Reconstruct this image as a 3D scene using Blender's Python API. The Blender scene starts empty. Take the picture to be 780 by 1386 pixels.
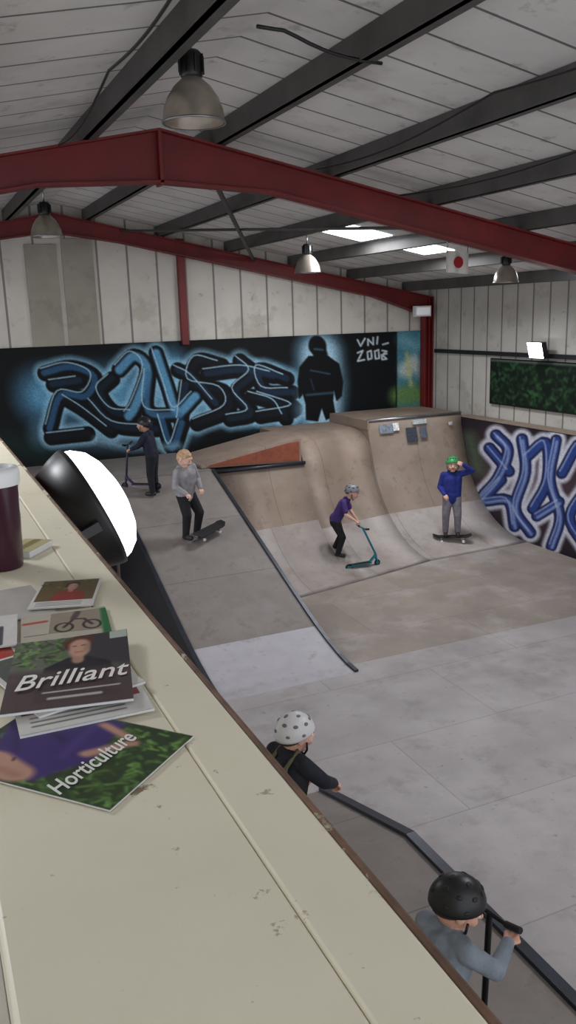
import bpy, math, random
import numpy as np
from mathutils import Vector, Matrix
random.seed(4); rng=np.random.default_rng(3)
S=bpy.context.scene
EYE=3.9
def lin(c):
    out=[]
    for v in c[:3]:
        v=max(0,min(255,v))/255.0
        out.append(v/12.92 if v<=.04045 else ((v+.055)/1.055)**2.4)
    return tuple(out)
def link(o,parent=None):
    S.collection.objects.link(o)
    if parent is not None: o.parent=parent
    return o
def empty(name,loc=(0,0,0)):
    e=bpy.data.objects.new(name,None); e.empty_display_size=.1
    e.location=loc; link(e); return e
# ------------------------------------------------------------ materials
def pmat(name,rgb,rough=.6,metal=0.0,var=.12,scale=4,bump=0.0,lines=None,stains=None,emit=0,seams=None,zones=None,detail=6):
    m=bpy.data.materials.new(name); m.use_nodes=True
    nt=m.node_tree; N=nt.nodes; L=nt.links
    b=N['Principled BSDF']
    b.inputs['Roughness'].default_value=rough; b.inputs['Metallic'].default_value=metal
    tc=N.new('ShaderNodeTexCoord'); c=lin(rgb)
    no=N.new('ShaderNodeTexNoise'); no.inputs['Scale'].default_value=scale; no.inputs['Detail'].default_value=detail
    L.new(tc.outputs['Object'],no.inputs['Vector'])
    def mix(fac,a,bb):
        mx=N.new('ShaderNodeMix'); mx.data_type='RGBA'
        for sock,val in ((mx.inputs[0],fac),(mx.inputs[6],a),(mx.inputs[7],bb)):
            if hasattr(val,'is_output'): L.new(val,sock)
            elif isinstance(val,tuple): sock.default_value=(*val[:3],1)
            else: sock.default_value=val
        return mx.outputs[2]
    def math_(op,a,bb=None):
        n=N.new('ShaderNodeMath'); n.operation=op
        for i,val in enumerate((a,bb)):
            if val is None: continue
            if hasattr(val,'is_output'): L.new(val,n.inputs[i])
            else: n.inputs[i].default_value=val
        return n.outputs[0]
    cr=N.new('ShaderNodeMapRange'); cr.inputs[1].default_value=.3; cr.inputs[2].default_value=.7
    L.new(no.outputs['Fac'],cr.inputs[0])
    lo=tuple(v*(1-var) for v in c); hi=tuple(min(1,v*(1+var)) for v in c)
    col=mix(cr.outputs[0],lo,hi)
    sp=N.new('ShaderNodeSeparateXYZ'); L.new(tc.outputs['Object'],sp.inputs[0])
    if zones:
        for ax,thr,zc in zones:
            z=lin(zc)
            zcol=mix(cr.outputs[0],tuple(v*(1-var) for v in z),tuple(v*(1+var) for v in z))
            f=math_('GREATER_THAN',sp.outputs[ax],thr)
            col=mix(f,col,zcol)
    if stains:
        for st in stains:
            sc,thr,rgb2,al=st[:4]; wd=st[4] if len(st)>4 else .08
            n2=N.new('ShaderNodeTexNoise'); n2.inputs['Scale'].default_value=sc; n2.inputs['Detail'].default_value=8
            n2.inputs['Roughness'].default_value=.65
            L.new(tc.outputs['Object'],n2.inputs['Vector'])
            r=N.new('ShaderNodeMapRange'); r.inputs[1].default_value=thr; r.inputs[2].default_value=thr+wd; r.inputs[4].default_value=al
            L.new(n2.outputs['Fac'],r.inputs[0]); col=mix(r.outputs[0],col,lin(rgb2))
    if lines:
        for ax,per,w,rgb2,al in lines:
            f=math_('FRACT',math_('DIVIDE',sp.outputs[ax],per))
            f=math_('MULTIPLY',math_('LESS_THAN',f,w/per),al)
            col=mix(f,col,lin(rgb2))
    if seams:
        br=N.new('ShaderNodeTexBrick'); w,h,ms,al=seams
        br.inputs['Scale'].default_value=1; br.inputs['Brick Width'].default_value=w; br.inputs['Row Height'].default_value=h
        br.inputs['Mortar Size'].default_value=ms; br.inputs['Mortar Smooth'].default_value=.3
        br.inputs['Color1'].default_value=(1,1,1,1); br.inputs['Color2'].default_value=(.80,.80,.80,1); br.inputs['Mortar'].default_value=(.35,.33,.31,1)
        L.new(tc.outputs['Object'],br.inputs['Vector'])
        mx=N.new('ShaderNodeMix'); mx.data_type='RGBA'; mx.blend_type='MULTIPLY'; mx.inputs[0].default_value=al
        L.new(col,mx.inputs[6]); L.new(br.outputs['Color'],mx.inputs[7]); col=mx.outputs[2]
    L.new(col,b.inputs['Base Color'])
    if bump:
        bp=N.new('ShaderNodeBump'); bp.inputs['Strength'].default_value=bump; bp.inputs['Distance'].default_value=.02
        L.new(no.outputs['Fac'],bp.inputs['Height']); L.new(bp.outputs[0],b.inputs['Normal'])
    if emit:
        b.inputs['Emission Color'].default_value=(*c,1); b.inputs['Emission Strength'].default_value=emit
    return m
def attrmat(name,rough=.6,spec=.25):
    m=bpy.data.materials.new(name); m.use_nodes=True
    N=m.node_tree.nodes; L=m.node_tree.links; b=N['Principled BSDF']; b.inputs['Roughness'].default_value=rough
    b.inputs['Specular IOR Level'].default_value=spec
    a=N.new('ShaderNodeAttribute'); a.attribute_name='paint'
    no=N.new('ShaderNodeTexNoise'); no.inputs['Scale'].default_value=6
    mx=N.new('ShaderNodeMix'); mx.data_type='RGBA'; mx.blend_type='MULTIPLY'; mx.inputs[0].default_value=.2
    L.new(a.outputs['Color'],mx.inputs[6]); L.new(no.outputs['Fac'],mx.inputs[7]); L.new(mx.outputs[2],b.inputs['Base Color'])
    return m
# ------------------------------------------------------------ mesh builder
def basis(d):
    d=Vector(d).normalized(); a=Vector((0,0,1)) if abs(d.z)<.9 else Vector((1,0,0))
    u=d.cross(a).normalized(); w=d.cross(u).normalized(); return d,u,w
class B:
    def __init__(s): s.v=[];s.f=[];s.m=[];s.s=[];s.mats=[]
    def mi(s,m):
        if m not in s.mats: s.mats.append(m)
        return s.mats.index(m)
    def add(s,vs,fs,mat,smooth=False):
        o=len(s.v); s.v+= [tuple(v) for v in vs]; k=s.mi(mat)
        for f in fs: s.f.append([i+o for i in f]); s.m.append(k); s.s.append(smooth)
    def box(s,c,size,mat,R=None):
        c=Vector(c); hx,hy,hz=[x/2 for x in size]; vs=[]
        for x in(-hx,hx):
            for y in(-hy,hy):
                for z in(-hz,hz):
                    p=Vector((x,y,z)); p=R@p if R else p; vs.append(c+p)
        s.add(vs,[(0,1,3,2),(4,6,7,5),(0,4,5,1),(2,3,7,6),(0,2,6,4),(1,5,7,3)],mat)
    def bar(s,a,b,w,h,mat):
        a=Vector(a);b=Vector(b); d,u,k=basis(b-a)
        R=Matrix((d,u,k)).transposed(); s.box((a+b)/2,((b-a).length,w,h),mat,R)
    def rings(s,rings,mat,close=True,smooth=True,capa=True,capb=True):
        n=len(rings[0]); vs=[p for r in rings for p in r]; fs=[]
        for i in range(len(rings)-1):
            for j in range(n):
                if not close and j==n-1: continue
                a=i*n+j;b=i*n+(j+1)%n; fs.append((a,b,b+n,a+n))
        if capa: fs.append(tuple(range(n))[::-1])
        if capb: fs.append(tuple((len(rings)-1)*n+j for j in range(n)))
        s.add(vs,fs,mat,smooth)
    def tube(s,pts,rad,mat,n=12):
        pts=[Vector(p) for p in pts]
        if not isinstance(rad,(list,tuple)): rad=[rad]*len(pts)
        R=[];u=None
        for i,p in enumerate(pts):
            d=(pts[min(i+1,len(pts)-1)]-pts[max(i-1,0)]).normalized()
            if u is None: _,u,w=basis(d)
            else:
                u=(u-d*u.dot(d)).normalized(); w=d.cross(u)
            R.append([p+rad[i]*(math.cos(t)*u+math.sin(t)*w) for t in [2*math.pi*j/n for j in range(n)]])
        s.rings(R,mat)
    def capsule(s,a,b,ra,rb,mat,n=14):
        a=Vector(a);b=Vector(b)
        if (b-a).length<1e-5: b=a+Vector((0,0,1e-4))
        d,u,w=basis(b-a); R=[]
        def ring(c,r): return [c+r*(math.cos(t)*u+math.sin(t)*w) for t in [2*math.pi*j/n for j in range(n)]]
        for k in range(5):
            ph=math.radians(-84+k*21); R.append(ring(a+d*ra*math.sin(ph),ra*math.cos(ph)))
        for k in range(5):
            ph=math.radians(k*21); R.append(ring(b+d*rb*math.sin(ph),rb*math.cos(ph)))
        s.rings(R,mat)
    def ell(s,c,r,mat,R=None,n=16,m=10):
        c=Vector(c); RR=[]
        for i in range(m+1):
            ph=-math.pi/2+math.pi*(i+.02)/(m+.04); ring=[]
            for j in range(n):
                t=2*math.pi*j/n; p=Vector((r[0]*math.cos(ph)*math.cos(t),r[1]*math.cos(ph)*math.sin(t),r[2]*math.sin(ph)))
                ring.append(c+(R@p if R else p))
            RR.append(ring)
        s.rings(RR,mat)
    def revolve(s,prof,c,mat,R=None,n=28,capa=False,capb=False):
        c=Vector(c); RR=[]
        for r,z in prof:
            ring=[]
            for j in range(n):
                t=2*math.pi*j/n; p=Vector((r*math.cos(t),r*math.sin(t),z)); ring.append(c+(R@p if R else p))
            RR.append(ring)
        s.rings(RR,mat,capa=capa,capb=capb)
    def prism(s,poly,axis,a,b,mat,matlist=None):
        def P(p,t):
            return (t,p[0],p[1]) if axis==0 else ((p[0],t,p[1]) if axis==1 else (p[0],p[1],t))
        n=len(poly); vs=[P(p,a) for p in poly]+[P(p,b) for p in poly]
        s.add(vs,[tuple(range(n)),tuple(range(2*n-1,n-1,-1))],mat)
        for i in range(n):
            j=(i+1)%n; mm=matlist[i] if matlist and i<len(matlist) and matlist[i] else mat
            s.add([vs[i],vs[j],vs[n+j],vs[n+i]],[(0,1,2,3)],mm)
    def loft(s,p0,x0,p1,x1,mat,matlist=None,side=None):
        n=len(p0); A=[(x0,*p) for p in p0]; C=[(x1,*p) for p in p1]
        s.add(A+C,[tuple(range(n)),tuple(range(2*n-1,n-1,-1))],side or mat)
        for i in range(n):
            j=(i+1)%n; mm=matlist[i] if matlist and i<len(matlist) and matlist[i] else mat
            s.add([A[i],A[j],C[j],C[i]],[(0,1,2,3)],mm,False)
    def obj(s,name,parent=None,bevel=0,weld=False):
        me=bpy.data.meshes.new(name); me.from_pydata(s.v,[],s.f); me.update()
        for m in s.mats: me.materials.append(m)
        me.polygons.foreach_set('material_index',s.m); me.polygons.foreach_set('use_smooth',s.s)
        import bmesh
        bm=bmesh.new(); bm.from_mesh(me)
        if weld: bmesh.ops.remove_doubles(bm,verts=bm.verts,dist=1e-5)
        bmesh.ops.recalc_face_normals(bm,faces=bm.faces); bm.to_mesh(me); bm.free()
        o=bpy.data.objects.new(name,me); link(o,parent)
        if bevel:
            md=o.modifiers.new('bevel','BEVEL'); md.width=bevel; md.segments=2; md.limit_method='ANGLE'
        return o
# ------------------------------------------------------------ painter (vertex colours on real boards)
class Art:
    def __init__(s,X,Y,bg):
        s.X=X; s.Y=Y; s.c=np.zeros(X.shape+(3,)); s.c[:]=np.array(bg,float)
    def _ap(s,a,col): s.c=s.c*(1-a[...,None])+np.array(col,float)*a[...,None]
    def dist(s,pts):
        D=np.full(s.X.shape,1e9)
        if len(pts)==1: return np.hypot(s.X-pts[0][0],s.Y-pts[0][1])
        for (x0,y0),(x1,y1) in zip(pts[:-1],pts[1:]):
            dx,dy=x1-x0,y1-y0; t=np.clip(((s.X-x0)*dx+(s.Y-y0)*dy)/(dx*dx+dy*dy+1e-9),0,1)
            D=np.minimum(D,np.hypot(s.X-x0-t*dx,s.Y-y0-t*dy))
        return D
    def stroke(s,pts,w,col,soft=1.0,al=1.0):
        s._ap(np.clip((w/2+soft/2-s.dist(pts))/soft,0,1)*al,col)
    def poly(s,pts,col,al=1.0,soft=None):
        ins=np.zeros(s.X.shape,bool); n=len(pts)
        for i in range(n):
            x0,y0=pts[i];x1,y1=pts[(i+1)%n]
            cond=((y0>s.Y)!=(y1>s.Y)); xx=(x1-x0)*(s.Y-y0)/((y1-y0)+1e-12)+x0
            ins^=(cond&(s.X<xx))
        a=ins.astype(float)
        if soft: a=np.maximum(a,np.clip(1-s.dist(list(pts)+[pts[0]])/soft,0,1))
        s._ap(a*al,col)
    def noise(s,amt):
        k=rng.normal(0,1,s.X.shape); s.c=np.clip(s.c*(1+amt*k[...,None]),0,255)
    def obj(s,name,mapf,mat,parent=None):
        ny,nx=s.X.shape; P=mapf(s.X,s.Y); V=np.stack(P,-1).reshape(-1,3)
        idx=np.arange(ny*nx).reshape(ny,nx)
        F=np.stack([idx[:-1,:-1],idx[:-1,1:],idx[1:,1:],idx[1:,:-1]],-1).reshape(-1,4)
        me=bpy.data.meshes.new(name); me.from_pydata(V.tolist(),[],F.tolist())
        c=s.c.reshape(-1,3)/255; c=np.where(c<=.04045,c/12.92,((c+.055)/1.055)**2.4)
        at=me.color_attributes.new('paint','FLOAT_COLOR','POINT')
        at.data.foreach_set('color',np.concatenate([c,np.ones((len(c),1))],1).astype(np.float32).ravel())
        me.materials.append(mat); o=bpy.data.objects.new(name,me); link(o,parent); return o
# ------------------------------------------------------------ palette
M_floor=pmat('plywood_floor',(168,162,162),.65,var=.13,scale=1.6,seams=(2.44,1.22,.006,.45),zones=[(1,7.8,(148,136,126))],
             stains=[(.9,.50,(188,183,184),.45,.15),(2.3,.54,(124,116,110),.45,.15),(14,.62,(92,86,82),.5),(.6,.55,(134,124,118),.4,.1),(30,.64,(200,196,192),.5,.04)])
M_bank=pmat('worn_ply',(128,120,115),.65,var=.12,scale=3,stains=[(1.2,.5,(148,141,136),.45,.15),(3,.56,(102,95,90),.45),(18,.63,(88,82,78),.5)],lines=[(1,1.22,.01,(70,66,64),.6)])
M_sheet=pmat('pale_sheet',(176,172,178),.6,var=.06,scale=5,stains=[(6,.57,(142,136,134),.5),(1.4,.52,(160,154,156),.5,.1)])
M_quart=pmat('ply_transition',(164,154,148),.6,var=.12,scale=2.5,stains=[(1.1,.50,(182,176,173),.5,.12),(2.4,.54,(134,118,108),.5,.12),(16,.62,(106,94,88),.5)],lines=[(0,1.22,.012,(96,88,84),.5)])
M_plyface=pmat('ply_face',(142,125,111),.65,var=.13,scale=2,stains=[(1.5,.52,(160,148,138),.4,.12),(5,.56,(118,102,90),.5)],lines=[(0,1.02,.012,(84,76,72),.5)])
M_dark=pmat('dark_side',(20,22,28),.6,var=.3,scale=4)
M_edge=pmat('steel_edge',(48,52,62),.4,.4,var=.2,scale=9)
M_red=pmat('red_oxide_steel',(108,22,24),.55,var=.2,scale=3,stains=[(5,.6,(74,20,22),.5)])
M_purl=pmat('purlin_steel',(74,72,70),.6,.0,var=.25,scale=3)
M_roof=pmat('roof_sheet',(212,210,208),.65,var=.08,scale=1.6,lines=[(1,.48,.026,(66,64,64),.85)],stains=[(1.1,.53,(172,168,162),.6,.15),(4,.60,(140,136,130),.5)])
M_wall=pmat('cladding_cream',(202,197,188),.6,var=.08,scale=2,lines=[(0,.5,.035,(96,92,88),.8)],stains=[(1.2,.54,(164,156,140),.5),(5,.62,(120,112,98),.5)])
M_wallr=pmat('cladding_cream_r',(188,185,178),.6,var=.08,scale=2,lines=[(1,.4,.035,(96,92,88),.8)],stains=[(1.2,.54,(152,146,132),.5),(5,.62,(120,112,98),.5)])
M_counter=pmat('cream_gloss_paint',(236,229,205),.45,var=.04,scale=6,stains=[(1.5,.52,(214,204,174),.5,.15),(5,.655,(124,100,72),.85,.015),(40,.66,(150,136,110),.7,.03)])
M_lip=pmat('worn_wood_edge',(112,84,66),.7,var=.35,scale=30,stains=[(12,.58,(206,198,176),.8,.03)])
M_lip2=pmat('red_edge_paint',(140,62,44),.6,var=.3,scale=12)
M_black=pmat('black_plastic',(16,16,18),.4,var=.2)
M_rub=pmat('rubber',(24,24,26),.8,var=.2)
M_steel=pmat('steel',(150,152,156),.3,.9,var=.1)
M_lampglass=pmat('lamp_bell',(160,150,138),.3,.6,var=.15,scale=9)
M_white=pmat('white_plastic',(225,225,225),.5,var=.04)
M_lens=pmat('lit_lens',(245,250,255),.3,emit=5,var=0)
M_sky=pmat('rooflight_grp',(240,246,255),.4,emit=6,var=0)
M_art=attrmat('spray_paint',.65); M_cov=attrmat('printed_cover',.35,.4)
F=EYE
# ------------------------------------------------------------ room shell
b=B(); b.box((2.3,6.15,-.05),(14.4,16.5,.1),M_floor); b.obj('floor')
AX=2.3; RTOP=5.55; SL=.2; XR=9.45; XL=-4.85; YF=14.3
def rz(x): return RTOP-SL*abs(x-AX)
b=B()
b.prism([(XL,0),(XR,0),(XR,rz(XR)+.22),(AX,RTOP+.22),(XL,rz(XL)+.22)],1,YF,YF+.1,M_wall); b.obj('wall_far')
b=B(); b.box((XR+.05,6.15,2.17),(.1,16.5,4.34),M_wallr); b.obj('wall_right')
PD=.17
b=B()
b.prism([(AX,RTOP+PD),(XR+.15,rz(XR+.15)+PD),(XR+.15,rz(XR+.15)+.25),(AX,RTOP+.25),(XL-.15,rz(XL-.15)+.25),(XL-.15,rz(XL-.15)+PD)],1,-2.1,YF+.15,M_roof)
b.obj('ceiling')
b=B()
for k in range(-6,7):
    x=AX+(.55 if k>=0 else -.68)+1.2*(k if k>=0 else k+1)
    if XL<x<XR: 
        z=rz(x); b.box((x,6.1,z+PD/2),(.06,16.3,PD),M_purl); b.box((x+.04,6.1,z+.006),(.11,16.3,.012),M_purl)
b.obj('trim_purlins')
b=B()
for (x0,x1,y0,y1) in ((5.66,6.34,10.5,11.4),(6.86,7.35,10.45,11.25),(8.15,8.6,9.3,9.9),(5.6,6.35,3.2,4.6),(-1.8,-.9,3,5),(-1.8,-.9,9,11)):
    vs=[(x0,y0,rz(x0)+PD-.01),(x1,y0,rz(x1)+PD-.01),(x1,y1,rz(x1)+PD-.01),(x0,y1,rz(x0)+PD-.01)]
    b.add(vs,[(0,1,2,3)],M_sky)
b.obj('window_rooflights')
def frame(name,y,w,d,ha):
    b=B()
    for sgn,xe in ((1,XR-.02),(-1,XL+.02)):
        X=[AX,AX+sgn*1.1,xe-sgn*1.3,xe]; D=[ha,d,d,d*1.7]
        for i in range(3):
            x0,x1=X[i],X[i+1]; z0,z1=rz(x0),rz(x1); d0,d1=D[i],D[i+1]
            b.prism([(x0,z0),(x1,z1),(x1,z1-d1),(x0,z0-d0)],1,y-.008,y+.008,M_red)
            b.prism([(x0,z0),(x1,z1),(x1,z1-.02),(x0,z0-.02)],1,y-w/2,y+w/2,M_red)
            b.prism([(x0,z0-d0),(x1,z1-d1),(x1,z1-d1+.02),(x0,z0-d0+.02)],1,y-w/2,y+w/2,M_red)
        xc=xe-sgn*.1
        b.box((xc,y,rz(xe)/2),(.016,w,rz(xe)),M_red)
        b.box((xe-sgn*.015,y,rz(xe)/2),(.02,w,rz(xe)),M_red); b.box((xe-sgn*.19,y,(rz(xe)-.3)/2),(.02,w,rz(xe)-.3),M_red)
        b.box((xe-sgn*.1,y,(rz(xe)-.3)/2),(.18,.014,rz(xe)-.3),M_red)
    b.box((AX,y,RTOP-.02-ha/2),(.03,w,ha),M_red)
    b.obj(name)
frame('trim_portal_frame',7.9,.17,.3,.46)
frame('trim_portal_frame.001',14.16,.16,.24,.3)
b=B(); b.box((4.42,14.24,4.3),(.12,.1,1.75),M_red); b.obj('trim_gable_post')
b=B(); b.tube([(2.7,7.95,rz(2.7)-.05),(5.7,14.1,rz(5.7)-.05)],.03,M_purl); b.tube([(6,7.95,rz(6)-.05),(3.4,14.1,rz(3.4)-.05)],.02,M_purl); b.obj('trim_roof_brace')
b=B()
for (x,ys,sag) in ((3.6,(2,7.7),.08),(4.6,(1,7.8),.08),(1.2,(3,7.8),.08)):
    pts=[]
    for i in range(25):
        t=i/24; y=ys[0]+(ys[1]-ys[0])*t; pts.append((x+.2*t,y,rz(x+.2*t)-.01-sag*abs(math.sin(t*math.pi*2))))
    b.tube(pts,.009,M_black,8)
pts=[(1.4+.26*i,8.15,rz(1.4+.26*i)-.03-.12*abs(math.sin(i*.5))) for i in range(16)]
b.tube(pts,.01,M_black,8)
pts=[(2.1+.09*i,5.0+.01*i,rz(2.1+.09*i)+.03-.06*math.sin(i*math.pi/10)) for i in range(11)]
b.tube(pts,.012,M_black,8)
b.obj('electric_cable')
M_gb=pmat('grey_board',(152,146,134),.6,var=.1,scale=3,stains=[(2,.55,(128,122,108),.5)])
b=B(); b.box((2.12,14.28,4.28),(.5,.03,1.6),M_gb); b.box((2.70,14.28,4.32),(.5,.03,1.7),M_gb); b.obj('wall_board')
b=B(); b.box((XR-.03,9.5,F-.8),(.05,9,.07),M_dark); b.obj('trim_rail_right')
b=B(); b.box((9.12,14.02,F-.04),(.36,.1,.2),M_white); b.box((9.12,13.965,F-.04),(.3,.012,.14),pmat('pale',(235,238,240),emit=.2)); b.obj('emergency_light',bevel=.01)
# ------------------------------------------------------------ mural far wall
def kx(x): return .0119+.0000048*x
def ytop(x): return 472-.043*x
xs=np.linspace(-60,577,640); ts=np.linspace(0,1,170)
GX,GT=np.meshgrid(xs,ts); GY=ytop(GX)+GT*2.05/kx(GX)
A=Art(GX,GY,(5,10,14))
ltblue=(156,206,230); mid=(74,126,172); glow=(96,158,196); blk=(3,5,9)
A.stroke([(-60,590),(0,600),(40,612)],24,(22,52,44),40,.8)
A.stroke([(52,535),(130,532),(230,528),(320,532),(388,540)],66,glow,44,.95)
A.stroke([(45,588),(150,592),(250,575)],22,(120,168,200),34,.8)
A.stroke([(200,490),(232,486)],30,glow,30,.8)
def curve(pts,n=5):
    # Catmull-Rom so the spray strokes are rounded
    P=[np.array(p,float) for p in pts]; P=[2*P[0]-P[1]]+P+[2*P[-1]-P[-2]]; out=[]
    for i in range(1,len(P)-2):
        for k in range(n):
            t=k/n; a,b_,c,d=P[i-1:i+3]
            out.append(tuple(.5*((2*b_)+(-a+c)*t+(2*a-5*b_+4*c-d)*t*t+(-a+3*b_-3*c+d)*t**3)))
    out.append(tuple(P[-2])); return out
sk=[[(58,505),(95,497),(126,510),(112,536),(78,535),(58,580)],[(85,540),(110,556),(142,582)],[(68,520),(105,515)],
 [(150,512),(132,530),(148,556),(176,560)],[(160,500),(182,482),(198,500),(180,545),(168,562)],[(200,505),(196,555),(238,560)],
 [(212,478),(224,520),(236,556),(262,535)],[(300,494),(268,488),(258,518),(300,528),(306,553),(262,572)],[(250,520),(240,570)],
 [(325,488),(342,506),(318,530),(338,558),(308,566)],[(388,512),(352,500),(358,528),(394,530)],[(352,535),(398,552),(350,562)],[(214,566),(226,606),(242,572)],[(58,592),(110,586)],[(280,505),(330,500),(370,508)],
 [(120,545),(150,575),(205,580)],[(240,500),(262,512),(290,545)],[(340,535),(372,545),(385,565)]]
sk=[curve(s_) for s_ in sk]
for s_ in sk: A.stroke(s_,29,ltblue,10,.9)
for s_ in sk: A.stroke(s_,21,blk,2)
for i,s_ in enumerate(sk):
    A.stroke([(x-1,y-1) for x,y in s_],9,(26,48,72) if i%3 else (50,96,136),3,.85 if i%2==0 else .3)
for i in (4,6): A.stroke(sk[i],12,(104,170,210),4,.85)
A.stroke(sk[5],9,(70,124,164),4,.8)
for s_ in sk: A.stroke([(x-6,y-7) for x,y in s_],1.8,(180,216,232),1.2,.85)
A.stroke([(120,594),(170,606),(235,602)],10,(150,190,210),10,.6)
A.stroke([(432,478),(436,520),(432,560)],58,(140,190,216),26,.95)
A.stroke([(434,482),(434,550)],44,(196,224,240),20,.7)
A.stroke([(430,468)],24,blk,3); A.stroke([(429,464),(434,480)],19,blk,3)
A.poly([(403,514),(406,496),(418,482),(444,482),(458,492),(463,515),(461,534),(455,540),(451,524),(449,540),(452,560),(440,566),(434,548),(428,568),(413,566),(413,545),(409,530),(404,537)],blk,soft=2)
A.stroke([(420,500),(446,505)],2,(50,84,110),2); A.stroke([(414,533),(450,530)],3,(90,130,154),3,.6); A.stroke([(426,472),(437,473)],3,(70,104,126),2,.7); A.stroke([(420,512),(424,526)],2,(60,90,116),2,.6)
for s_ in [[(484,460),(488,468),(494,458)],[(498,467),(498,459),(505,466),(505,457)],[(510,465),(511,456)],[(518,466),(525,464)],
 [(484,477),(491,474),(484,488),(493,486)],[(497,476),(502,474),(503,484),(498,486),(497,476)],[(507,475),(512,473),(513,484),(508,485),(507,475)],[(517,474),(523,475),(517,480),(523,485),(517,486),(516,480),(523,478)]]:
    A.stroke(s_,2.4,(200,214,220),1.5)
A.poly([(536,440),(590,436),(590,560),(536,560)],(74,128,146))
A.stroke([(545,460),(565,470),(580,455)],16,(120,176,192),14,.8); A.stroke([(548,500),(560,490),(575,505)],20,(206,210,200),10,.8)
A.stroke([(540,535),(575,530)],26,(104,138,76),14,.9); A.stroke([(572,480),(570,520)],10,(60,80,90),8,.7); A.stroke([(550,478),(556,520)],5,(190,196,120),5,.7)
A.stroke([(536,440),(536,560)],2,(20,24,28),1)
A.noise(.07)
def map1(x,y):
    X=(1.35+.010658*x)/(1-.00035*x); z=F-.41-(y-ytop(x))*kx(x); return X,np.full_like(X,YF-.04),z
A.obj('graffiti_mural',map1,M_art)
b=B(); b.box((2.27,YF-.016,F/2-.205),(14.1,.03,F-.41),M_dark); b.obj('mural_backing_board')
# ------------------------------------------------------------ ramps
edge=[(7.6,0),(7.8,.012),(8.0,.045),(8.3,.115),(8.6,.205),(8.9,.31),(9.2,.42),(12.2,1.55)]
prof=edge+[(12.2,0)]
bank=empty('bank_ramp',(0,0,0))
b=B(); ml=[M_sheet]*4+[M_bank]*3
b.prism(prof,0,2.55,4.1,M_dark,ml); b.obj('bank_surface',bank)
b=B()
for x in (2.53,4.12):
    for (p,q) in zip(edge[:-1],edge[1:]):
        b.bar((x,p[0],p[1]+.012),(x,q[0],q[1]+.012),.045,.03,M_edge)
b.obj('metal_edges',bank)
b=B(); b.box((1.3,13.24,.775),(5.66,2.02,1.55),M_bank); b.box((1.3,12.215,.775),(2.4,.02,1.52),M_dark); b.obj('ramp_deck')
def arc(y0,yl,h,n=14):
    Lh=yl-y0; r=(Lh*Lh+h*h)/(2*h); t1=math.asin(min(1,Lh/r)) if h<r else math.pi/2
    return [(y0+r*math.sin(t1*i/n),r-r*math.cos(t1*i/n)) for i in range(n+1)],r
def lo(y0,yl,ext): 
    a,_=arc(y0,yl,1.4); return a+ext+[(14.24,ext[-1][1]),(14.24,0)]
pA0=lo(10.05,12.3,[(12.31,1.5)]); pA1=lo(10.4,12.3,[(12.31,1.5)])
ext=[(12.38,1.54),(12.48,1.66),(12.62,1.76),(12.8,1.83),(13.05,1.86)]
ext2=[(y+.27,z) for y,z in ext]
pB0=lo(10.4,12.3,ext); pB1=lo(10.75,12.6,ext2)
extc=[(12.68,1.6),(12.75,1.82),(12.78,2.02)]
pC0=lo(10.75,12.6,extc); pC1=lo(10.85,12.65,[(12.72,1.6),(12.78,1.82),(12.8,2.02)])
def sub(p,x0,q,x1,b,ml,k=4):
    for i in range(k):
        s0=i/k;s1=(i+1)/k
        a=[(u[0]+(v[0]-u[0])*s0,u[1]+(v[1]-u[1])*s0) for u,v in zip(p,q)]
        c=[(u[0]+(v[0]-u[0])*s1,u[1]+(v[1]-u[1])*s1) for u,v in zip(p,q)]
        b.loft(a,x0+(x1-x0)*s0,c,x0+(x1-x0)*s1,M_plyface,ml,M_plyface)
quarter=empty('quarter_pipe',(0,0,0))
for nm,p,q,x0,x1 in (('quarter_low',pA0,pA1,4.15,5.75),('quarter_rollover',pB0,pB1,5.75,7.2),('quarter_high',pC0,pC1,7.2,9.19)):
    b=B(); n=len(p); ml=[M_quart]*(8 if nm!='quarter_low' else 9)+[M_plyface]*(n-8)
    sub(p,x0,q,x1,b,ml); o=b.obj(nm,quarter,weld=True)
    for pl in o.data.polygons:
        if abs(pl.normal.x)<.5 and pl.normal.y<-.02 : pl.use_smooth=True
b=B()
b.tube([(4.16,12.3,1.5),(5.75,12.3,1.5)],.03,M_edge); b.tube([(7.2,12.78,2.02),(9.18,12.8,2.02)],.028,M_steel)
b.box((7.2,13.4,1.95),(.03,1.3,.16),M_plyface)
b.obj('coping',quarter)
M_org=pmat('orange_paint',(140,74,50),.55,var=.3,scale=5,stains=[(5,.52,(84,54,46),.6),(8,.62,(180,60,50),.6)])
b=B(); poly=[(4.0,1.56),(5.74,1.5),(5.74,1.88),(5.5,1.87),(4.0,1.60)]
b.prism(poly,1,12.42,13.6,M_plyface); b.prism([(4.1,1.58),(5.7,1.53),(5.7,1.84),(5.5,1.83),(4.15,1.60)],1,12.40,12.42,M_org)
b.obj('kicker_wedge',quarter)
b=B()
for (x,z,w,h,c) in ((7.55,1.86,.28,.16,(120,130,140)),(8.05,1.72,.22,.26,(60,64,76)),(8.3,1.74,.14,.2,(90,96,110)),(8.25,1.93,.3,.08,(180,190,190)),(7.75,1.88,.12,.14,(220,222,220)),(8.9,1.85,.08,.06,(190,190,190))):
    y=12.62+(z-1.5)*.33-.02
    b.box((x,y,z),(w,.004,h),pmat('sticker',c,var=.4,scale=20),Matrix.Rotation(-.28,3,'X'))
b.obj('stickers',quarter)
lb=empty('low_box_ramp',(0,0,0))
b=B(); lp=[(5.66,0),(4.3,.40),(1.0,.40),(1.0,0)]
b.prism(lp,0,.5,2.72,M_bank,[M_bank,M_bank]); b.obj('box_body',lb)
b=B(); 
for p,q in zip(lp[:2],lp[1:3]): b.bar((2.73,p[0],p[1]+.01),(2.73,q[0],q[1]+.01),.07,.04,M_edge)
b.obj('box_edges',lb)
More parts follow.
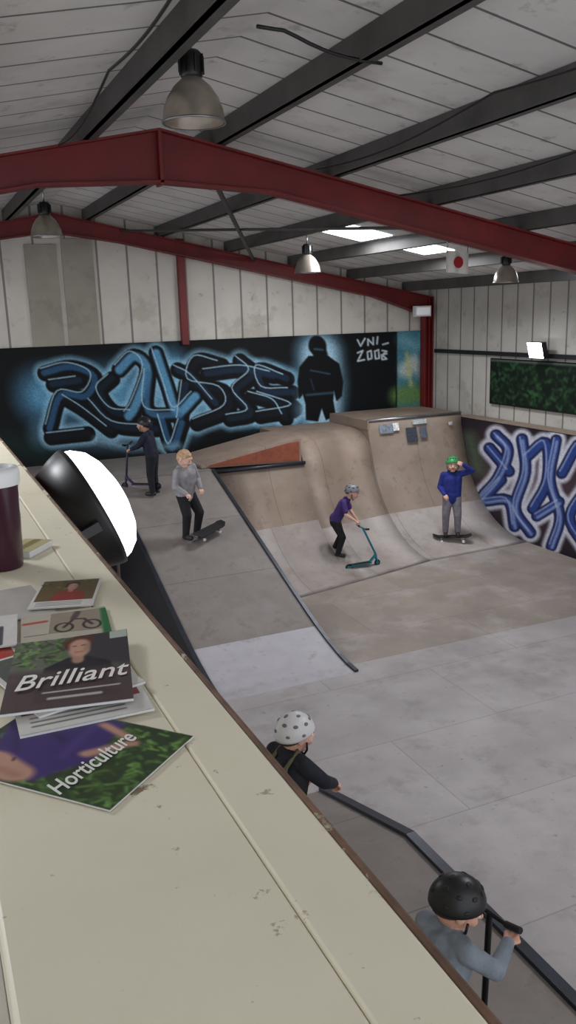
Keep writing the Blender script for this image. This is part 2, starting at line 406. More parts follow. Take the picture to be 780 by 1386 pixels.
# ------------------------------------------------------------ right panel with graffiti
b=B(); b.box((9.235,9.3,.97),(.06,7.1,1.94),M_dark); b.box((9.32,9.3,1.95),(.23,7.1,.03),M_plyface); b.obj('side_barrier')
xs=np.linspace(628,1000,380); ts=np.linspace(0,1,170); GX,GT=np.meshgrid(xs,ts)
def yt2(x): return 570+.13*(x-628)
def k2(x): return .0137-.0000145*np.minimum(x-628,330)
GY=yt2(GX)+GT*1.93/k2(GX)
A=Art(GX,GY,(30,26,32))
A.stroke([(660,640),(700,660),(760,670),(1000,720)],100,(92,70,78),70,.7)
A.stroke([(638,596),(650,640)],14,(90,120,90),16,.7)
g=[[(672,592),(688,612),(676,650),(655,682),(690,680),(700,716)],[(664,610),(690,640)],[(706,596),(712,640),(700,690),(722,724)],[(712,620),(738,600),(742,650),(724,690)],
 [(752,596),(746,650),(762,700),(752,742)],[(762,640),(786,600),(800,650),(776,700),(800,742)],[(730,700),(760,680)],
 [(820,610),(815,700),(850,740),(870,700)],[(880,620),(900,690),(880,760)],[(900,640),(940,640),(920,700),(950,780)],[(960,660),(980,740),(970,800)],[(655,682),(680,652)]]
g=[curve(s_) for s_ in g]
for s_ in g: A.stroke(s_,28,(206,208,222),5,.95)
for s_ in g: A.stroke(s_,16,(22,26,62),2)
for s_ in g: A.stroke(s_,11,(44,68,138),3)
for s_ in g[::2]: A.stroke([(x+1,y+2) for x,y in s_],4,(150,166,206),3,.8)
for s_ in g: A.stroke([(x-3,y-3) for x,y in s_],2,(176,190,220),2,.8)
A.stroke([(620,640),(632,662),(645,692),(668,716),(702,742),(780,766),(1000,830)],15,(12,12,16),4)
A.noise(.06)
def map2(x,y):
    d=x-628; Y=(12.78-.00128*d)/(1+.00185*d); z=F-1.97-(y-yt2(x))*k2(x); return np.full_like(Y,9.198),Y,z
A.obj('graffiti_mural',map2,M_art)
xs=np.linspace(0,3.6,200); ts=np.linspace(0,.76,70); GX,GY=np.meshgrid(xs,ts); A=Art(GX,GY,(12,24,18))
for i in range(420):
    x,y=random.uniform(0,3.6),random.uniform(.06,.74); g0=random.uniform(.25,1.2)
    A.stroke([(x,y),(x+random.uniform(-.1,.1),y+random.uniform(-.06,.06))],.05,(50*g0,92*g0,54*g0),.03,.6)
A.stroke([(0,.01),(3.6,.01)],.05,(110,122,112),.03,.7)
A.obj('foliage_banner',lambda x,y:(np.full_like(x,XR-.07),12.2-x,F-.9-y),M_art)
b=B(); b.box((XR-.035,10.4,F-1.28),(.05,3.66,.8),M_black); b.obj('banner_frame')
# ------------------------------------------------------------ lamps
def highbay(loc,r,ztop):
    e=empty('high_bay_lamp',loc); b=B(); k=r/.19
    prof=[(.19,0),(.188,.02),(.178,.08),(.155,.14),(.115,.2),(.075,.235),(.06,.25)]
    b.revolve([(x*k,z*k) for x,z in prof],(0,0,0),M_lampglass); b.revolve([((x-.006)*k,z*k) for x,z in prof],(0,0,0),M_lampglass)
    b.revolve([(.186*k,-.004),(.196*k,-.004),(.196*k,.008),(.186*k,.008),(.186*k,-.004)],(0,0,0),M_steel)
    b.revolve([(.02,.24*k),(.062*k,.25*k),(.068*k,.27*k),(.068*k,.38*k),(.05*k,.4*k),(.02*k,.405*k)],(0,0,0),M_black,capb=True,capa=True)
    for j in range(8):
        t=j*math.pi/4; b.box((.072*k*math.cos(t),.072*k*math.sin(t),.325*k),(.02,.006,.1*k),M_black,Matrix.Rotation(t,3,'Z'))
    b.ell((0,0,.12*k),(.04*k,.04*k,.075*k),M_white)
    b.tube([(0,0,.4*k),(0,0,ztop-loc[2])],.012,M_steel,8)
    b.obj('lamp_body',e); return e
highbay((1.85,5.5,F+1.20),.20,rz(1.85)+.1)
highbay((1.73,11.0,F+1.0),.19,rz(1.73)+.1)
highbay((5.5,11.5,F+.57),.19,rz(5.5)+.1)
highbay((7.12,9.0,F+.3),.16,rz(7.12)+.1)
e=empty('hanging_flag',(6.37,9.0,F+.55)); b=B(); n=12
vs=[];
for i in range(n+1):
    for j in range(n+1):
        u=i/n-.5; v=j/n-.5; vs.append((u*.34,.015*math.sin(i*1.1),v*.26-.03*u))
fs=[(i*(n+1)+j,(i+1)*(n+1)+j,(i+1)*(n+1)+j+1,i*(n+1)+j+1) for i in range(n) for j in range(n)]
b.add(vs,fs,pmat('flag_cloth',(214,210,204),.8),True)
c=[(.0,-.022,0)]+[(.07*math.cos(t),-.022,.07*math.sin(t)) for t in np.linspace(0,2*math.pi,25)]
b.add(c,[(0,i,i+1) for i in range(1,25)],pmat('flag_red',(160,30,36),.8))
b.tube([(-.15,0,.12),(-.15,0,rz(6.2)-F-.55)],.004,M_black,6); b.tube([(.15,0,.11),(.15,0,rz(6.5)-F-.55)],.004,M_black,6)
b.obj('flag_body',e)
def flood(loc,axis,r):
    e=empty('floodlight',loc); d,u,w=basis(axis); R=Matrix((u,w,d)).transposed(); b=B()
    b.revolve([(r*.6,-.11),(r*.85,-.10),(r*.98,-.04),(r*1.04,0),(r*1.04,.015),(r*.96,.02)],(0,0,0),M_black,R,capa=True)
    b.revolve([(r*.99,.012),(r*.95,.04),(r*.82,.075),(r*.6,.10),(r*.3,.115),(r*.08,.118)],(0,0,0),M_lens,R,capb=True)
    for sg in(-1,1): b.bar(R@Vector((sg*r*1.08,0,-.02)),R@Vector((sg*r*1.08,0,-.15)),.02,.03,M_black)
    b.bar(R@Vector((-r*1.08,0,-.15)),R@Vector((r*1.08,0,-.15)),.02,.03,M_black)
    b.obj('housing',e); return e
flood((.485,2.72,F-.605),(.92,.02,.40),.205)
e=empty('floodlight',(9.22,10.8,F-.7)); b=B()
R=Matrix.Rotation(-.25,3,'Y'); b.box((0,0,0),(.1,.34,.26),M_black,R); b.box((-.053,0,.0),(.01,.33,.25),pmat('lit_lens_bright',(250,252,255),emit=22,var=0),R); b.box((.1,0,0),(.12,.04,.04),M_black); b.obj('housing',e,bevel=.01)
# ------------------------------------------------------------ gallery counter
cz=F-.44
c=empty('gallery_counter',(0,0,0)); b=B()
b.box((.1140,2.2,cz-.02),(.206,6.4,.04),M_counter); b.box((.2505,2.2,cz-.021),(.066,6.4,.044),M_counter); b.obj('counter_top',c,bevel=.003)
b=B(); b.box((.2875,2.2,cz-.024),(.008,6.4,.05),M_lip); b.box((.295,2.2,cz-.045),(.010,6.4,.06),M_lip2); b.obj('edge_strip',c,bevel=.003)
b=B(); b.box((.15,2.2,(cz-.045)/2),(.24,6.3,cz-.045),pmat('parapet_paint',(206,200,180),.6)); b.obj('parapet',c)
b=B(); b.box((-2.4,2.2,2.25),(4.85,6.6,.1),pmat('gallery_floor',(150,144,134),.7)); b.obj('floor_gallery')
e=empty('travel_mug',(.112,1.57,cz)); b=B(); M_cup=pmat('plum_cup',(56,20,38),.25,var=.15)
b.revolve([(.036,0),(.038,.005),(.044,.16),(.0455,.165)],(0,0,0),M_cup,capa=True)
b.revolve([(.046,.155),(.0475,.16),(.0475,.178),(.044,.186),(.036,.188),(.034,.18),(.002,.18)],(0,0,0),M_white,capb=True)
b.tube([(-.044,0,.14),(-.075,0,.13),(-.08,0,.09),(-.07,0,.05),(-.04,0,.045)],.007,M_white,10)
b.obj('cup_body',e)
def leaflet(name,bl,right,w,h,z0,thick,paint,text=None,lift=0.0):
    bl=Vector((*bl,0)); r=Vector((*right,0)).normalized(); u=Vector((-r.y,r.x,0))
    e=empty(name,(bl.x,bl.y,cz+z0)); R=Matrix((r,u,Vector((0,0,1)))).transposed().to_4x4(); e.rotation_euler=R.to_euler()
    nx,ny=110,150
    X,Y=np.meshgrid(np.linspace(0,1,nx),np.linspace(0,1,ny)); A=Art(X,Y,(230,228,222)); paint(A)
    A.obj('cover',lambda x,y:(x*w,y*h,thick+.0006+lift*x*x*y),M_cov,e)
    b=B(); b.box((w/2,h/2,thick/2),(w,h,thick),M_white); b.obj('pages',e)
    if text:
        for body,size,x,y,rot,colr in text:
            cu=bpy.data.curves.new('title','FONT'); cu.body=body; cu.size=size; cu.shear=.4; cu.extrude=.0002; cu.offset=.0003
            to=bpy.data.objects.new('title_tmp',cu); S.collection.objects.link(to)
            bpy.context.view_layer.update()
            me=bpy.data.meshes.new_from_object(to.evaluated_get(bpy.context.evaluated_depsgraph_get()))
            bpy.data.objects.remove(to); o=bpy.data.objects.new('title',me); me.materials.clear(); me.materials.append(pmat('title_ink',colr,.5,var=0)); link(o,e)
            o.scale=(.72,1,1); o.location=(x*w,y*h,thick+.0016+lift*.4); o.rotation_euler=(0,0,rot)
def person(A,cx,cy,k,shirt,hair,skin=(208,162,140)):
    A.poly([(cx-.34*k,cy-.75*k),(cx-.28*k,cy-.28*k),(cx-.09*k,cy-.16*k),(cx+.09*k,cy-.16*k),(cx+.28*k,cy-.28*k),(cx+.36*k,cy-.75*k)],shirt,soft=.02)
    A.stroke([(cx,cy-.2*k),(cx,cy)],.11*k,tuple(v*.86 for v in skin),.03)
    A.stroke([(cx-.03*k,cy+.07*k),(cx+.03*k,cy+.11*k)],.23*k,hair,.04); A.stroke([(cx+.01*k,cy-.05*k),(cx+.01*k,cy+.05*k)],.19*k,skin,.04)
    A.stroke([(cx+.07*k,cy-.06*k),(cx+.08*k,cy+.04*k)],.05*k,tuple(v*.8 for v in skin),.04,.7)
    for s_ in(-1,1): A.stroke([(cx+s_*.04*k-.012*k,cy+.035*k),(cx+s_*.04*k+.02*k,cy+.035*k)],.010*k,(70,46,40),.012)
    A.stroke([(cx-.025*k,cy-.07*k),(cx+.04*k,cy-.07*k)],.012*k,(170,84,80),.012)
def leaves(A,x0,x1,y0,y1,n):
    for i in range(n):
        x,y=random.uniform(x0,x1),random.uniform(y0,y1); g0=random.uniform(.45,1.7); A.stroke([(x,y),(x+random.uniform(-.08,.08),y+random.uniform(-.06,.06))],.022,(80*g0,112*g0,56*g0),.02,.75)
def p_hort(A):
    A.poly([(0,0),(1,0),(1,1),(0,1)],(50,70,40)); leaves(A,0,1,0,.55,260); leaves(A,.4,1,.6,1,80)
    A.poly([(.1,.5),(.45,.36),(.95,.42),(1,.8),(.7,.98),(.35,.86)],(70,50,120),soft=.05)
    A.stroke([(.6,.6),(.75,.85)],.05,(44,30,80),.05,.7); A.stroke([(.4,.5),(.9,.55)],.03,(96,78,150),.06,.6); A.stroke([(.35,.75),(.6,.9)],.04,(50,34,92),.05,.7)
    A.stroke([(.12,.62),(.2,.8)],.22,(206,158,136),.05); A.stroke([(.05,.9),(.35,.96)],.14,(110,66,54),.07); A.stroke([(.24,.70),(.27,.71)],.012,(60,40,36),.02); A.stroke([(.1,.6),(.12,.7)],.06,(176,122,104),.06,.6)
    A.stroke([(.5,.40),(.75,.25)],.08,(200,154,132),.04); A.stroke([(.9,.5),(.8,.3)],.07,(200,154,132),.04)
def p_bril(A):
    A.poly([(0,0),(1,0),(1,1),(0,1)],(110,112,104)); leaves(A,0,.45,.6,1,110); A.poly([(.65,.6),(1,.5),(1,1),(.65,1)],(60,58,64),soft=.1)
    person(A,.56,.80,.95,(34,32,38),(92,50,36))
    A.poly([(0,0),(1,0),(1,.42),(0,.48)],(84,66,68),al=.9,soft=.08); A.stroke([(.05,.4),(.95,.36)],.04,(120,90,86),.1,.6)
    A.poly([(.84,.88),(1,.88),(1,1),(.84,1)],(190,200,190)); A.stroke([(.3,.2),(.9,.2)],.016,(220,214,210),.01); A.stroke([(.35,.12),(.75,.12)],.03,(200,196,194),.015)
def p_pic(bg,shirt,hair):
    def f(A):
        A.poly([(.04,.22),(.96,.22),(.96,.97),(.04,.97)],bg); leaves(A,.08,.92,.6,.93,30)
        person(A,.55,.72,.8,shirt,hair)
        A.poly([(0,0),(1,0),(1,.22),(0,.22)],(226,224,218))
        for k in range(3): A.stroke([(.1,.17-.05*k),(.8,.17-.05*k)],.016,(110,110,110),.01)
    return f
def p_text(A):
    for k in range(4): A.stroke([(.08,.86-.2*k),(.9 if k%2==0 else .6,.86-.2*k)],.075,(84,84,90),.02)
def p_bike(A):
    A.poly([(0,0),(1,0),(1,1),(0,1)],(200,192,176)); A.poly([(.3,.3),(.98,.25),(.98,.95),(.35,.95)],(162,150,132))
    for cx in (.48,.8): A.stroke([(cx+.1*math.cos(t),.45+.14*math.sin(t)) for t in np.linspace(0,6.3,14)],.03,(50,46,46),.02)
    A.stroke([(.48,.45),(.6,.68),(.72,.66),(.8,.45)],.04,(70,60,58),.02); A.stroke([(.6,.7),(.66,.9)],.08,(90,80,80),.03)
    A.stroke([(.95,.1),(.98,.9)],.1,(40,120,70),.04); A.stroke([(.04,.7),(.28,.72)],.06,(190,70,60),.04); A.stroke([(.04,.3),(.28,.3)],.02,(110,110,110),.02)
leaflet('leaflet',(.118,.693),(.752,.66),.148,.21,.001,.0015,p_hort,[('Horticulture',.033,.0,.28,-.05,(240,238,235))])
leaflet('leaflet',(.06,.87),(.99,-.02),.148,.21,.003,.003,p_pic((140,60,60),(90,110,80),(80,60,50)))
leaflet('leaflet',(.085,.90),(.93,.25),.135,.19,.007,.003,p_pic((90,96,92),(50,50,52),(120,90,60)))
leaflet('leaflet',(.044,.916),(.98,-.2),.148,.215,.011,.003,p_bril,[('Brilliant',.060,.06,.24,.1,(244,242,238))],lift=.004)
leaflet('leaflet',(.092,1.13),(.97,-.12),.125,.13,.004,.0015,p_bike)
leaflet('leaflet',(.088,1.135),(.12,.99),.13,.085,.008,.001,p_text)
leaflet('leaflet',(.020,1.07),(.95,.1),.07,.12,.003,.002,p_pic((180,80,60),(200,60,50),(60,50,50)))
leaflet('leaflet',(.120,1.285),(.93,-.3),.10,.14,.006,.001,p_pic((110,92,60),(150,60,50),(60,44,40)))
leaflet('leaflet',(.04,1.25),(.98,.1),.12,.16,.002,.001,lambda A:A.poly([(0,0),(1,0),(1,1),(0,1)],(196,192,184)))
leaflet('leaflet',(.165,1.60),(.6,.8),.09,.06,.001,.012,lambda A:(A.poly([(0,0),(1,0),(1,1),(0,1)],(206,198,150)),A.stroke([(.1,.5),(.9,.5)],.3,(150,140,90),.1)))
# ------------------------------------------------------------ scooters & boards
def scooter(loc,heading,col,stem=.62,tilt=.1,barw=.2,pitch=0,length=.36):
    e=empty('kick_scooter',loc); e.rotation_euler=(0,-pitch,heading); b=B(); C=pmat('scooter_paint',col,.35,.4,var=.1)
    b.box((-.5*length+.02,0,.072),(length,.105,.016),C); b.box((-.5*length+.02,0,.082),(length*.94,.095,.004),M_rub)
    b.bar((0,0,.075),(.10,0,.17),.05,.02,C)
    for x in(-length-.015,.14):
        d=Matrix.Rotation(math.pi/2,3,'X'); b.revolve([(.03,-.012),(.045,-.012),(.05,-.006),(.05,.006),(.045,.012),(.03,.012),(.03,-.012)],(x,0,.05),M_rub,d,20)
        b.revolve([(.012,-.013),(.031,-.009),(.031,.009),(.012,.013)],(x,0,.05),C,d,16,True,True)
    for sg in(-1,1):
        b.bar((.14,sg*.022,.05),(.115,sg*.02,.14),.012,.02,C); b.bar((-length-.015,sg*.022,.05),(-length+.05,sg*.025,.072),.012,.016,C)
    b.box((-length+.0,0,.11),(.09,.04,.006),M_steel,Matrix.Rotation(.4,3,'Y'))
    b.tube([(.115,0,.13),(.105,0,.2)],.022,C); top=Vector((.105-tilt,0,stem)); b.tube([(.105,0,.2),top],.016,C)
    b.tube([top+Vector((0,-barw,.02)),top+Vector((0,-barw*.6,.0)),top,top+Vector((0,barw*.6,.0)),top+Vector((0,barw,.02))],.011,C)
    for sg in(-1,1): b.tube([top+Vector((0,sg*barw*.55,0)),top+Vector((0,sg*(barw+.01),.02))],.016,M_rub)
    b.obj('scooter_body',e,bevel=.002); return e
def skateboard(loc,heading,pitch=0,bank=0,sc=1):
    e=empty('skateboard',loc); e.rotation_euler=(bank,-pitch,heading); e.scale=(sc,sc,sc); b=B(); W=pmat('grip_tape',(30,28,30),.9)
    prof=[(-.36,.14),(-.30,.115),(-.25,.1),(.25,.1),(.30,.115),(.36,.14)]
    rg=[]
    for i,(x,z) in enumerate(prof):
        w=.05 if i in(0,5) else .095; rg.append([(x,-w,z),(x,w,z),(x,w,z+.012),(x,-w,z+.012)])
    b.rings([[Vector(p) for p in r] for r in rg],W,smooth=False)
    for x in(-.2,.2):
        b.bar((x,-.08,.045),(x,.08,.045),.02,.02,M_steel); b.box((x,0,.075),(.04,.05,.05),M_steel)
        for sg in(-1,1): b.revolve([(.008,-.016),(.027,-.014),(.027,.014),(.008,.016)],(x,sg*.085,.028),M_white,Matrix.Rotation(math.pi/2,3,'X'),16,True,True)
    b.obj('board_body',e,bevel=.002)
# ------------------------------------------------------------ people
M_eye=pmat('eye_white',(225,222,218),.2,var=0); M_pup=pmat('pupil',(30,22,18),.2,var=0); M_lips=pmat('lips',(160,84,78),.5,var=0)
def shell(b,C,R,rad,front,back,mat,thick=.0,n=32,m=12,jit=0):
    def surf(sc):
        rr=[]
        for i in range(m+1):
            ring=[]
            for j in range(n):
                t=2*math.pi*j/n; f=(1+math.sin(t))/2
                lim=math.radians(back+(front-back)*f**1.3); ph=max(.02,lim*i/m)
                k=sc*(1+jit*math.sin(j*5.3+i*2.1)*math.sin(i*3.7))
                p=Vector((rad[0]*k*math.sin(ph)*math.cos(t),rad[1]*k*math.sin(ph)*math.sin(t),rad[2]*k*math.cos(ph)))
                ring.append(C+R@p)
            rr.append(ring)
        return rr
    a=surf(1.0); c=surf(1-thick) ; b.rings(a+c[::-1],mat,capa=True,capb=True)
def child(name,loc,facing,H,J,cols,helmet=None,hair=(70,48,34),hs=1.0,hrot=(0,0),short=False,hands=None,dots=None,vox=.0065,loose=1.0,straps=None):
    e=empty(name,loc); e.rotation_euler=(0,0,math.atan2(-facing[0],facing[1]))
    P=dict(pelvis=(0,0,.50),chest=(0,0,.72),neck=(0,-.003,.80),head=(0,.012,.905),
           shR=(.108,0,.775),shL=(-.108,0,.775),elR=(.15,-.01,.61),elL=(-.15,-.01,.61),wrR=(.155,.05,.48),wrL=(-.155,.05,.48),
           hpR=(.05,0,.49),hpL=(-.05,0,.49),knR=(.06,.015,.27),knL=(-.06,.015,.27),anR=(.065,0,.055),anL=(-.065,0,.055))
    P.update(J); P={k:Vector(v)*H for k,v in P.items()}
    skin=pmat('skin',cols.get('skin',(206,158,136)),.55,var=.06,scale=20); top=pmat('top_cloth',cols['top'],.85,var=.22,scale=14,bump=.5)
    bot=pmat('trouser_cloth',cols['bottom'],.85,var=.2,scale=14,bump=.5); shoe=pmat('shoe',cols.get('shoe',(40,38,40)),.6,var=.2)
    segs=[]; b=B(); MM={'skin':skin,'top':top,'bottom':bot,'shoe':shoe}
    def seg(a,c_,ra,rb,lab): b.capsule(a,c_,ra,rb,skin,16); segs.append((Vector(a),Vector(c_),ra,rb,lab))
    T=H*loose; ax=(P['shR']-P['shL']).normalized()
    pel,ch=P['pelvis'],P['chest']
    for sx in(-1,1):
        o1=ax*sx*.045*H; o2=ax*sx*.052*H
        seg(pel+o1+Vector((0,0,.0)),ch+o2,.062*T,.062*T,'top')
        seg(ch+o2,(P['shR'] if sx>0 else P['shL'])*.75+P['neck']*.25-Vector((0,0,.012*H)),.055*T,.04*T,'top')
    seg(pel-Vector((0,0,.02*H)),pel+Vector((0,0,.03*H)),.074*T,.076*T,'top')
    seg(pel,ch,.070*T,.074*T,'top')
    seg(ch,P['neck']-Vector((0,0,.01*H)),.066*T,.040*H,'top')
    seg(P['neck']-Vector((0,0,.02*H)),P['neck']*.45+P['head']*.55,.029*H*hs,.028*H*hs,'skin')
    if cols.get('hood'): seg(P['neck']+Vector((-.04*H,-.035*H,.0)),P['neck']+Vector((.04*H,-.035*H,.0)),.03*H,.03*H,'top')
    for k in 'RL':
        sh,el,wr=P['sh'+k],P['el'+k],P['wr'+k]
        seg(P['neck']*.6+sh*.4-Vector((0,0,.012*H)),sh,.036*T,.037*T,'top')
        if short:
            md=sh.lerp(el,.7); seg(sh,md,.038*T,.040*T,'top'); seg(md,el,.026*H,.024*H,'skin'); seg(el,wr,.025*H,.0165*H,'skin')
        else:
            seg(sh,el,.038*T,.031*T,'top'); seg(el,wr,.031*T,.023*T,'top')
        hd=(hands or {}).get(k)
        d=(wr-el).normalized(); cur=28
        nn=Vector((-1 if k=='R' else 1,0,0))
        if hd:
            if hd[0] is not None: d=Vector(hd[0]).normalized()
            nn=Vector(hd[1]); cur=hd[2]
        nn=(nn-d*nn.dot(d)).normalized(); sd=d.cross(nn).normalized()
        if (k=='L'): sd=-sd
        if hd is None: sd=sd if sd.y<0 else -sd
        q=H*hs/1.3
        for w_ in(-.5,0,.5): seg(wr+sd*w_*.02*q,wr+d*.058*q+sd*w_*.048*q,.0135*q,.0115*q,'skin')
        cax=d.cross(nn)
        for i,ln in enumerate((.021,.025,.024,.018)):
            p=wr+d*.062*q+sd*(i-1.5)*.0165*q; dd=d.copy(); ang=math.radians(cur)
            for s_ in range(3):
                rotm=Matrix.Rotation(ang,3,cax); dd=rotm@dd; p2=p+dd*ln*q*(1.05-.15*s_); seg(p,p2,.0068*q,.0062*q,'skin'); p=p2
        tp=wr+d*.018*q-sd*.022*q; t1=tp+(d*.7-sd*.55+nn*.35).normalized()*.028*q; t2=t1+(d*.75+nn*.6+sd*.1).normalized()*.024*q
        seg(tp,t1,.0095*q,.008*q,'skin'); seg(t1,t2,.008*q,.0068*q,'skin')
        hp,kn,an=P['hp'+k],P['kn'+k],P['an'+k]
        seg(hp,kn,.060*T,.045*T,'bottom'); seg(kn,an,.044*T,.033*T,'bottom'); seg(pel-Vector((0,0,.03*H)),hp,.062*T,.062*T,'bottom')
        seg(an+Vector((0,-.02*H,-.026*H)),an+Vector((0,.075*H,-.03*H)),.028*H,.025*H,'shoe'); seg(an,an+Vector((0,.0,-.02*H)),.028*H,.028*H,'shoe')
    HC=P['head']; R=Matrix.Rotation(math.radians(hrot[0]),3,'Z')@Matrix.Rotation(math.radians(hrot[1]),3,'X'); q=H*hs
    def hp_(x,y,z): return HC+R@Vector((x*q,y*q,z*q))
    b.ell(HC,(.062*q,.076*q,.084*q),skin,R); segs.append((hp_(0,.0,.02),hp_(0,.0,-.01),.068*q,.066*q,'skin'))
    seg(hp_(0,.022,-.035),hp_(0,.036,-.058),.046*q,.030*q,'skin')
    seg(hp_(0,.070,.006),hp_(0,.088,-.018),.007*q,.011*q,'skin'); seg(hp_(-.008,.078,-.022),hp_(.008,.078,-.022),.008*q,.008*q,'skin')
    seg(hp_(-.03,.060,.020),hp_(.03,.060,.020),.014*q,.014*q,'skin')
    for sx in(-1,1):
        b.ell(hp_(sx*.064,-.004,-.004),(.010*q,.017*q,.024*q),skin,R); seg(hp_(sx*.03,.052,-.022),hp_(sx*.022,.058,-.03),.02*q,.018*q,'skin')
    o=b.obj('body_src'); md=o.modifiers.new('r','REMESH'); md.mode='VOXEL'; md.voxel_size=vox; md.use_smooth_shade=True
    sm=o.modifiers.new('s','SMOOTH'); sm.factor=.5; sm.iterations=2
    bpy.context.view_layer.update()
    me=bpy.data.meshes.new_from_object(o.evaluated_get(bpy.context.evaluated_depsgraph_get())); bpy.data.objects.remove(o)
    body=bpy.data.objects.new('body',me); link(body,e); me.materials.clear(); labs=['skin','top','bottom','shoe']
    for l in labs: me.materials.append(MM[l])
    nf=len(me.polygons); ce=np.empty(nf*3); me.polygons.foreach_get('center',ce); ce=ce.reshape(-1,3)
    best=np.full(nf,1e9); bi=np.zeros(nf,int)
    for a,c_,ra,rb,lab in segs:
        a=np.array(a);c_=np.array(c_); dv=c_-a; t=np.clip(((ce-a)@dv)/(dv@dv+1e-12),0,1); D=np.linalg.norm(ce-a-t[:,None]*dv,axis=1)-(ra+(rb-ra)*t)
        mk=D<best; best[mk]=D[mk]; bi[mk]=labs.index(lab)
    me.polygons.foreach_set('material_index',bi.astype(np.int32)); me.polygons.foreach_set('use_smooth',np.ones(nf,bool)); me.update()
    b=B(); hm=pmat('hair',hair,.8,var=.35,scale=40,bump=.6)
    shell(b,hp_(0,-.006,.004),R,(.069*q,.082*q,.090*q),62,118,hm,.06,jit=.03)
    b.obj('hair',e)
    b=B()
    for sx in(-1,1):
        b.ell(hp_(sx*.027,.066,.003),(.0125*q,.008*q,.008*q),M_eye,R,12,8); b.ell(hp_(sx*.027,.0725,.002),(.0055*q,.004*q,.006*q),M_pup,R,10,6)
        b.capsule(hp_(sx*.015,.077,.019),hp_(sx*.042,.068,.020),.003*q,.0025*q,hm,8)
    b.ell(hp_(0,.068,-.045),(.019*q,.007*q,.005*q),M_lips,R,12,6)
    b.obj('face_features',e)
    if helmet:
        b=B(); hmt=pmat('helmet_shell',helmet,.4,var=.08)
        rad=(.083*q,.098*q,.094*q); C0=hp_(0,-.008,.014)
        shell(b,C0,R,rad,74,110,hmt,.08,n=40,m=16)
        dk=pmat('helmet_vent',dots or (20,20,22),.6,var=0)
        for t,ph,sz in ((90,40,.013),(60,42,.012),(120,42,.012),(20,50,.012),(160,50,.012),(-20,55,.012),(200,55,.012),(-60,55,.013),(-120,55,.013),(-90,30,.013),(0,20,.011),(180,20,.011),(-40,85,.010),(-140,85,.010),(-90,80,.012),(5,80,.01),(175,80,.01)):
            tt,pp=math.radians(t),math.radians(ph); nrm=Vector((math.sin(pp)*math.cos(tt),math.sin(pp)*math.sin(tt),math.cos(pp)))
            p=Vector((rad[0]*nrm.x,rad[1]*nrm.y,rad[2]*nrm.z)); d_,u_,w_=basis(R@nrm); b.ell(C0+R@p,(sz*q*1.0,sz*q*.7,.003*q),dk,Matrix((u_,w_,d_)).transposed(),12,6)
        for sx in(-1,1): b.tube([hp_(sx*.075,.02,-.01),hp_(sx*.064,.03,-.05),hp_(sx*.03,.035,-.088),hp_(0,.036,-.094)],.005*q,M_black,8)
        b.obj('helmet',e)
    if straps:
        b=B(); sc=pmat('strap',straps,.8)
        for sx in(-1,1):
            b.tube([ch+ax*sx*.05*H+Vector((0,-.092*H,-.08*H)),ch+ax*sx*.06*H+Vector((0,-.078*H,.05*H)),P['neck']+ax*sx*.06*H+Vector((0,-.01*H,.032*H)),ch+ax*sx*.06*H+Vector((0,.088*H,.0))],.012*H,sc,10)
        b.obj('straps',e)
    return e
G=(None,(0,-.2,-1),55)
child('child_skater',(3.05,11.75,1.37),(-.75,.55),1.16,dict(chest=(0,.04,.71),neck=(0,.055,.79),head=(0,.08,.885),shR=(.1,.04,.765),shL=(-.1,.04,.765),
  elR=(.14,.12,.64),wrR=(.11,.22,.60),elL=(-.14,.12,.64),wrL=(-.11,.22,.60)),dict(top=(20,24,44),bottom=(18,20,30),hood=1,skin=(190,146,124)),helmet=(24,24,30),loose=1.1,
  hands={'R':((0,1,-.1),(0,0,-1),50),'L':((0,1,-.1),(0,0,-1),50)})
scooter((2.80,11.95,1.45),math.atan2(.55,-.75),(50,44,70),.66,.05,.16)
child('child_skater',(3.22,10.62,.955),(.45,-.89),1.30,dict(pelvis=(.015,-.03,.48),chest=(.05,.03,.69),neck=(.075,.04,.77),head=(.096,.07,.868),shR=(.17,.03,.735),shL=(-.045,.03,.76),
  hpR=(.06,-.03,.47),hpL=(-.04,-.03,.47),knR=(.085,.05,.27),knL=(-.085,.06,.27),anR=(.07,.0,.055),anL=(-.10,-.01,.055),elR=(.21,.03,.59),wrR=(.16,.13,.52),elL=(-.11,.03,.62),wrL=(-.05,.13,.54)),
  dict(top=(150,148,152),bottom=(22,22,26),hood=1,skin=(224,180,160)),hair=(196,162,128),helmet=None,loose=1.1,hrot=(15,-20),hands={'R':(None,(0,-.3,-1),40),'L':(None,(0,-.3,-1),40)})
skateboard((3.46,10.58,.975),.50,.12,.30,.8)
child('child_skater',(5.84,11.28,.15),(.8,-.6),1.24,dict(pelvis=(0,-.05,.46),chest=(0,.06,.67),neck=(0,.11,.745),head=(0,.17,.83),shR=(.1,.07,.72),shL=(-.1,.07,.72),
  hpR=(.05,-.05,.45),hpL=(-.05,-.05,.45),knR=(.07,.05,.26),knL=(-.06,.01,.25),anR=(.07,-.01,.055),anL=(-.07,-.09,.055),
  elR=(.15,.11,.57),wrR=(.11,.22,.49),elL=(-.13,.12,.57),wrL=(-.03,.22,.47)),
  dict(top=(66,44,108),bottom=(26,26,30),skin=(214,168,148)),helmet=(122,124,130),short=True,hrot=(-10,-15),hands={'R':G,'L':G})
scooter((6.16,10.90,.02),.02,(40,132,152),.64,.22,.17)
